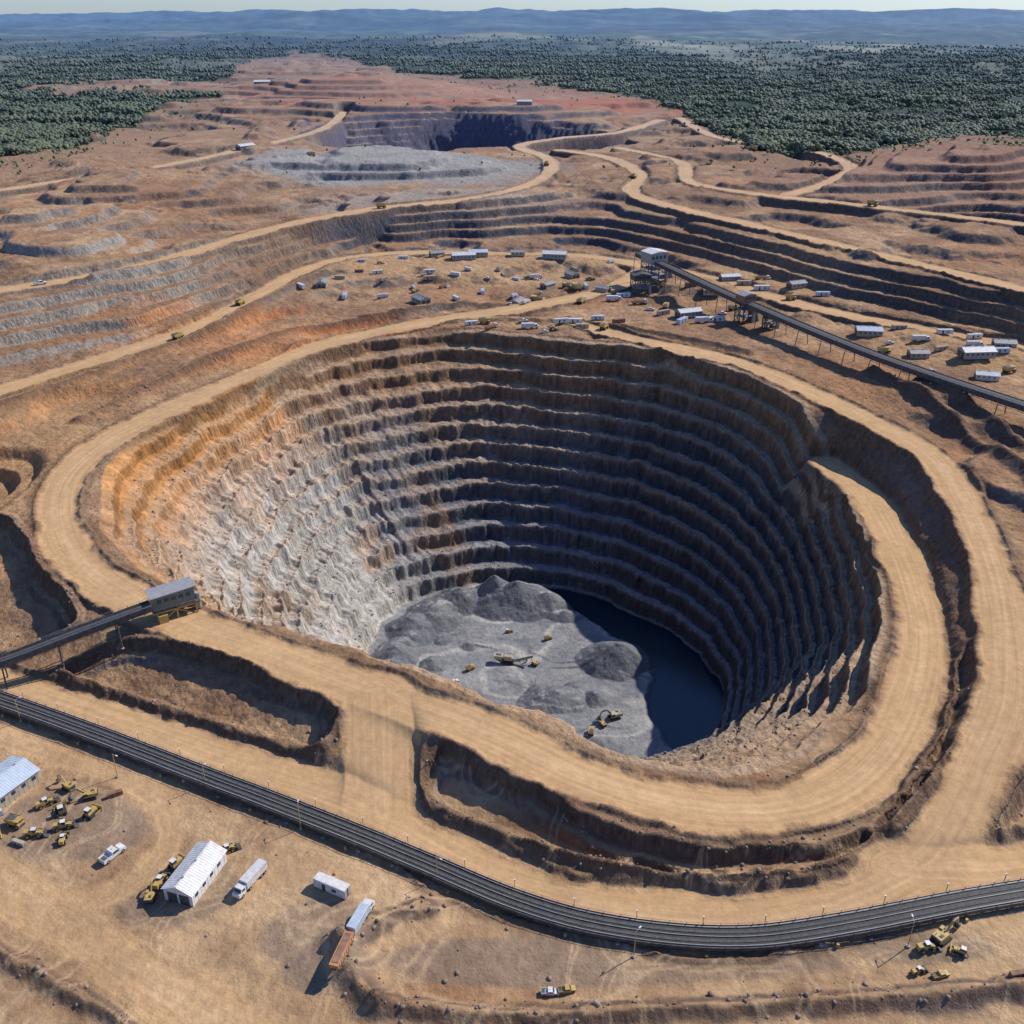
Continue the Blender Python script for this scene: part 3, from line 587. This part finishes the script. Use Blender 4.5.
# foreground yard
pt('shedb',-152,223,62,1.0); pt('shedw',-84.5,190,73); pt('truck',-69.5,188.5,244,1.05); pt('cont',-47.5,186.2,-26,1.1); pt('truckb',-38.3,175,70,1.0); pt('trail',-41.2,164,76,1.0); pt('pickup',-110,198.5,58,1.35)
for k,x,y,r,s_ in [('load',-137,218,40,.85),('doz',-131,215,120,.9),('exc',-125,221,200,.75),('load',-128,209,20,.85),('doz',-122,214,70,.9),('haul',-142,210,-20,.55),('load',-135,206,10,.85),('exc',-133,225,150,.65),('doz',-147,205,30,.9),('contr',-118,222,30,.5),('contt',-138,203,-20,.45),('load',-126,204,100,.7),
  ('load',-94,189,80,.85),('exc',-95,184,95,.65),('doz',-91.5,195,60,.9),('load',-79,200,30,.8),('exc',107,170,35,.85),('load',102,167,10,.8),('doz',110,166,150,.7),('pickup',9,156,0,.8),('pickup2',13,156.5,10,.8),('load',98,161,20,.6),('contr',121,159,10,.5),('pickup2',103,160,15,.8),('exc',-165,207,80,.7),('contb',-150,213,40,.6)]:
    pt(k,x,y,r,s_)
# pit floor
pt('crush',-2,430,-8,.95); pt('haul',-22,424,40,.5); pt('exc',12,428,150,.7); pt('exc2',50,383,200,1.1); pt('exc',44,378,120,.65); pt('haul',38,372,80,.5); pt('doz',-2,458,30,.7); pt('haul',20,452,30,.45); pt('pickup',-30,412,30,1)
# far camps (z about 8)
rr=random.Random(3)
for x,y in [(-131,762),(-131,860),(-114,852),(-104,800),(-69,823),(-64,875),(-10,834),(54,852),(65,823),(-150,775),(-165,765),(-140,800),(-78,783),(86,860)]+[(rr.uniform(-130,80),rr.uniform(745,835)) for _ in range(40)]:
    pt(rr.choice(['pickup','haul','truck','cont','contb','dump','contt','contr','load','truckb','pickup','cont','sheds']),x*.96,y*.96,rr.uniform(0,180),rr.uniform(.75,1.1))
for x,y,r,k in [(-41,835,10,'shedf'),(-29,848,5,'shedb'),(36,838,170,'shedf'),(-64,845,20,'sheds'),(-92,838,0,'contb'),(5,848,0,'sheds')]: pt(k,x,y,r,.9)
for x,y,r,k,s_ in [(-19,665,10,'haul',.8),(-14,655,40,'dump',1.0),(12,655,5,'truck',1.1),(34,664,15,'cont',1.1),(44,670,-5,'cont',1.1),(63,655,60,'haul',.8),(60,675,0,'contb',1),(22,645,20,'pickup',1.1),(28,651,-20,'load',.9),(-28,662,15,'cont',1),(48,658,0,'contt',1),(8,668,20,'pickup',1.2),(74,668,20,'contr',1)]: pt(k,x,y,r,s_)
for x,y,r,k,s_ in [(94,716,10,'dump',1.1),(125,684,20,'shedf',.8),(133,668,10,'truck',1.2),(143,672,0,'cont',1.2),(118,668,50,'contb',1.2),(172,776,10,'shedf',.7),(190,744,0,'cont',1.3),(205,716,0,'haul',.8),(236,634,-8,'shedb',.9),(234,597,10,'haul',.8),(252,588,0,'sheds',.9),(281,622,0,'cont',1.1),(284,580,5,'shedf',.9),(302,586,5,'contb',1.1),(278,549,-15,'shedw',.8),(250,560,30,'pickup',1.2),(296,560,20,'haul',.8),(262,612,0,'truck',1.1),(320,560,0,'sheds',.9),(160,700,30,'haul',.8),(180,760,0,'contt',1.2),(150,690,0,'pickup',1.3),(108,690,30,'contt',1.1),(100,700,0,'pickup',1.2),(112,705,70,'haul',.75),(215,740,20,'sheds',1),(228,715,0,'contb',1.1),(195,765,0,'dump',1.1),(270,598,20,'contt',1),(310,600,-10,'sheds',1),(242,612,10,'pickup',1.2),(150,735,0,'sheds',1),(136,742,30,'contr',1.2),(84,735,20,'contb',1.2),(76,725,0,'truck',1.1),(300,620,10,'cont',1.1),(258,640,0,'contt',1.1),(290,597,0,'truck',1)]: pt(k,x,y,r,s_)
for x,y,r,k,s_ in [(-217,621,60,'haul',.8),(-196,700,70,'haul',.8),(-330,1290,50,'shedf',1.0),(-260,1480,20,'sheds',1.1),(-560,2400,10,'shedf',1.6),(-520,2430,0,'sheds',1.6),(300,1300,0,'haul',1.1),(-120,930,20,'haul',.9),(330,930,-35,'haul',1),(-230,1190,0,'haul',1),(20,1720,0,'shedf',1.1),(130,1100,70,'haul',1),(40,1190,80,'haul',1),(-320,665,40,'pickup',1.5)]: pt(k,x,y,r,s_)
# ---------------- conveyors
def conveyor(path,width,lift,belts,leg_every,absz=False,post_every=0,truss=1.2,skirt=0):
    b=B(); sp=smooth_poly(path,4.0); n=len(sp); pts=[]; 
    for p in sp: pts.append(Vector((p[0],p[1],p[2] if absz else 0)))
    if not absz:
        zs=np.array([hz(p.x,p.y) for p in pts]); zs=np.convolve(np.pad(zs,6,'edge'),np.ones(13)/13,'valid')
        for p,z_ in zip(pts,zs): p.z=z_+lift
    ns=[]
    for i in range(n):
        d=pts[min(i+1,n-1)]-pts[max(i-1,0)]; ns.append(Vector((d.y,-d.x,0)).normalized())
    def strip(o0,o1,z0,z1,mat):   # swept rectangular section
        vs=[]
        for p,q in zip(pts,ns): vs+= [p+q*o0+Vector((0,0,z0)),p+q*o1+Vector((0,0,z0)),p+q*o1+Vector((0,0,z1)),p+q*o0+Vector((0,0,z1))]
        fs=[]
        for i in range(n-1):
            a=4*i
            for j in range(4): fs.append((a+j,a+(j+1)%4,a+4+(j+1)%4,a+4+j))
        b.add(vs,fs,mat)
    hw=width/2; bw_=(width-1.4)/belts
    for k in range(belts):
        c0=-hw+.7+k*bw_; strip(c0+.2,c0+bw_-.2,-.05,.08,'belt'); strip(c0+bw_*.36,c0+bw_*.64,.08,.22,'ore')
        strip(c0,c0+.12,-.2,.3,'dsteel'); strip(c0+bw_-.12,c0+bw_,-.2,.3,'steel')
    strip(-hw,-hw+.5,-.12,-.02,'steel'); strip(hw-.4,hw,-.12,-.02,'dsteel')
    if skirt:
        for s_ in (-hw-.06,hw): strip(s_,s_+.06,-skirt,.25,'dsteel')
    for s_ in (-hw,hw-.12): strip(s_,s_+.12,-truss-.1,-truss+.05,'dsteel'); strip(s_,s_+.08,.95,1.04,'steel')
    for i in range(n-1):
        p,q=pts[i],pts[i+1]; u1,u2=ns[i],ns[i+1]
        for s_ in (-1,1):
            b.beam(p+u1*s_*hw+Vector((0,0,-truss)),p+u1*s_*hw+Vector((0,0,1.0)),.12,.12,'dsteel')
            b.beam(p+u1*s_*hw+Vector((0,0,-truss)),q+u2*s_*hw+Vector((0,0,-.1)),.12,.12,'dsteel')
        b.beam(p-u1*hw+Vector((0,0,-.25)),p+u1*hw+Vector((0,0,-.25)),.14,.14,'dsteel')
        if i%leg_every==0:
            for s_ in (-1,1):
                t=p+u1*s_*hw; g0=hz(t.x,t.y)-.3; o=u1*s_*(1.2 if absz else .2)
                b.beam((t.x+o.x,t.y+o.y,g0),t+Vector((0,0,-truss)),.4,.4,'dsteel')
                b.box(t.x+o.x,t.y+o.y,g0,.9,.9,.45,'conc')
            b.beam((p.x-u1.x*hw,p.y-u1.y*hw,(g0+p.z)/2),(p.x+u1.x*hw,p.y+u1.y*hw,p.z-truss),.15,.15,'dsteel')
        if post_every and i%post_every==0:
            t=p-u1*(hw+1.1); g0=hz(t.x,t.y); b.beam((t.x,t.y,g0-.2),(t.x,t.y,p.z+1.8),.16,.16,'yellow'); b.box(t.x,t.y,p.z+1.8,.5,.35,.2,'white')
            if (i//post_every)%2: t=p+u1*(hw+.9); b.box(t.x,t.y,hz(t.x,t.y)-.1,.7,.7,1.0,'yellow')
    return b
o=link(bpy.data.objects.new('belt_conveyor',conveyor(P('-215,281,0;-190,273,0;-172,265,0;-128,245,0;-78,221,0;-31,198,0;2,181,0;27,173,0;57,170,0;89,174,0;135,184,0;165,190,0;200,193,0'),6.8,2.2,2,3,post_every=4,skirt=.9).mesh('conveyor')))
o=link(bpy.data.objects.new('belt_conveyor',conveyor(P('-225,262,-3;-195,271,-1;-175,277,2;-151,290,6;-131,302,8.5'),5.4,0,1,4,absz=True,truss=2.2,skirt=1.8).mesh('conveyor_s')))
o=link(bpy.data.objects.new('belt_conveyor',conveyor(P('100,782,30;119,749,27;161,672,21;214,567,18;267,483,17;310,415,17'),8,0,1,5,absz=True,truss=3.4,skirt=2.6).mesh('conveyor_g')))
def tower(w,h,house,mat='steel',roof='white'):
    b=B(); hw=w/2
    for x in (-hw,0,hw):
        for y in (-hw,hw): b.beam((x,y,-1),(x,y,h),.6,.6,'dsteel')
    nl_=max(2,int(h/4))
    for i in range(nl_+1):
        z=h*i/nl_
        if i: b.box(0,0,z-.15,w+1,w+1,.2,'steel')
        if i<nl_:
            for y in (-hw,hw):
                b.beam((-hw,y,z),(0,y,z+h/nl_),.3,.3,'rust'); b.beam((hw,y,z),(0,y,z+h/nl_),.3,.3,'rust')
            for x in (-hw,hw): b.beam((x,-hw,z),(x,hw,z+h/nl_),.3,.3,'dsteel')
    b.box(0,0,h,w+1.5,w,house,mat); 
    b.prism([(-w/2-1.2,h+house),(0,h+house+1.5),(w/2+1.2,h+house)],-w/2-.4,w/2+.4,roof)
    for i in range(4): b.box(-w/2+1+i*w/4,-w/2-.04,h+house*.45,w/7,.08,house*.3,'glass')
    b.box(w*.9,0,0,w*.7,w*.7,h*.5,'dsteel',.5,.5); b.cyl((w*.5,-hw,0),(w*.5,-hw,h*.7),1.0,'steel',12); b.beam((hw,0,h),(w*1.6,0,h*.35),1.6,1.4,mat); return b
put(tower(14,18,8,'steel','white').mesh('transfer'),'transfer_tower',110,766,28); put(tower(9,15,5,'rust','steel').mesh('transfer2'),'transfer_tower',161,670,28)
put(tower(12,11,4,'dsteel','dsteel').mesh('crusher'),'crusher_plant',98,748,10); put(tower(8,8,3,'dsteel','dsteel').mesh('crusher2'),'crusher_plant',176,655,50)
# tipping station above the near-left haul road
b=B()
for x in (-6.5,0,6.5):
    for y in (-3,3): b.beam((x,y,-6),(x,y,3.5),.5,.5,'yellow')
    b.beam((x,-3,0),(x,3,3.4),.3,.3,'yellow')
for y in (-3,3): b.beam((-6.5,y,-1),(0,y,3),.3,.3,'yellow'); b.beam((6.5,y,-1),(0,y,3),.3,.3,'yellow'); b.beam((-8,y,3.3),(8,y,3.3),.5,.5,'yellow')
b.box(0,0,3.6,16,7,.3,'dsteel'); b.box(-.5,0,3.9,14,6.0,5.4,'green')
for i in range(13): 
    for s_ in (-1,1): b.box(-7.0+i*1.08,s_*3.04,4.0,.2,.08,5.2,'green')
for i in range(5): b.box(-5.3+i*2.4,-3.1,6.8,1.5,.1,1.2,'glass')
b.prism([(-8.2,9.3),(-8.2,9.6),(7.2,10.3),(7.2,9.9)],-3.8,3.8,'steel')
b.box(5,3.3,-1,5,3,4.2,'rust',.6,.6); b.box(-5,-3.6,-.5,3,1.6,3,'yellow'); b.cyl((7.8,-1,0),(7.8,-1,6),.9,'steel',12); b.beam((6,0,5.5),(10,0,0),1.5,1.3,'yellow'); b.box(8.5,2.5,-1,3,3,3,'rust',.8,.8)
for y in (-3.6,3.6): b.beam((-8,y,4.9),(8,y,4.9),.08,.08,'yellow')
for i in range(9):
    for y in (-3.6,3.6): b.beam((-8+2*i,y,3.9),(-8+2*i,y,4.9),.08,.08,'yellow')
put(b.mesh('tip_station'),'ore_transfer_station',-125,309,32,1.08,dz=.5)
# lamp posts
def lamp():
    b=B(); b.cyl((0,0,0),(0,0,9),.14,'yellow',8,.09); b.beam((0,0,8.8),(1.6,0,9.1),.1,.1,'steel'); b.box(1.7,0,9.0,.8,.35,.16,'white'); b.box(0,0,0,.8,.8,.5,'conc'); return b.mesh('lamp')
lm=lamp()
for x,y in [(-92,226),(-161,256),(98,168),(-60,208),(-20,190),(30,166),(-120,230)]: put(lm,'lamp_post',x,y,rr.uniform(0,360))
# ---------------- light, sky
AZ=math.radians(58); EL=math.radians(40)
sd=Vector((math.sin(AZ)*math.cos(EL),math.cos(AZ)*math.cos(EL),math.sin(EL)))
sl=bpy.data.lights.new('sun','SUN'); sl.energy=5.0; sl.angle=math.radians(.5); sl.color=(1,.945,.86)
so=link(bpy.data.objects.new('sun',sl)); so.rotation_euler=sd.to_track_quat('Z','Y').to_euler()
w=bpy.data.worlds.new('World'); bpy.context.scene.world=w; w.use_nodes=True
sk=w.node_tree.nodes.new('ShaderNodeTexSky'); sk.sky_type='NISHITA'; sk.sun_disc=False; sk.sun_elevation=EL; sk.sun_rotation=AZ; sk.dust_density=.3; sk.air_density=1.0; sk.ozone_density=3.0; sk.altitude=300
vmw=w.node_tree.nodes.new('ShaderNodeVectorMath'); vmw.operation='MULTIPLY'; vmw.inputs[1].default_value=(.72,.90,1.28)
w.node_tree.links.new(sk.outputs[0],vmw.inputs[0]); w.node_tree.links.new(vmw.outputs[0],w.node_tree.nodes['Background'].inputs[0]); w.node_tree.nodes['Background'].inputs[1].default_value=.11
# ---------------- camera
cd=bpy.data.cameras.new('camera'); cam=link(bpy.data.objects.new('camera',cd))
cam.location=(0,0,200); cd.sensor_width=36; cd.lens=36*983.5/1024; cam.rotation_euler=(math.radians(90-27.04),0,0); cd.clip_end=60000; cd.clip_start=1
sc=bpy.context.scene; sc.camera=cam; sc.view_settings.view_transform='Standard'; sc.view_settings.look='None'; sc.view_settings.exposure=0
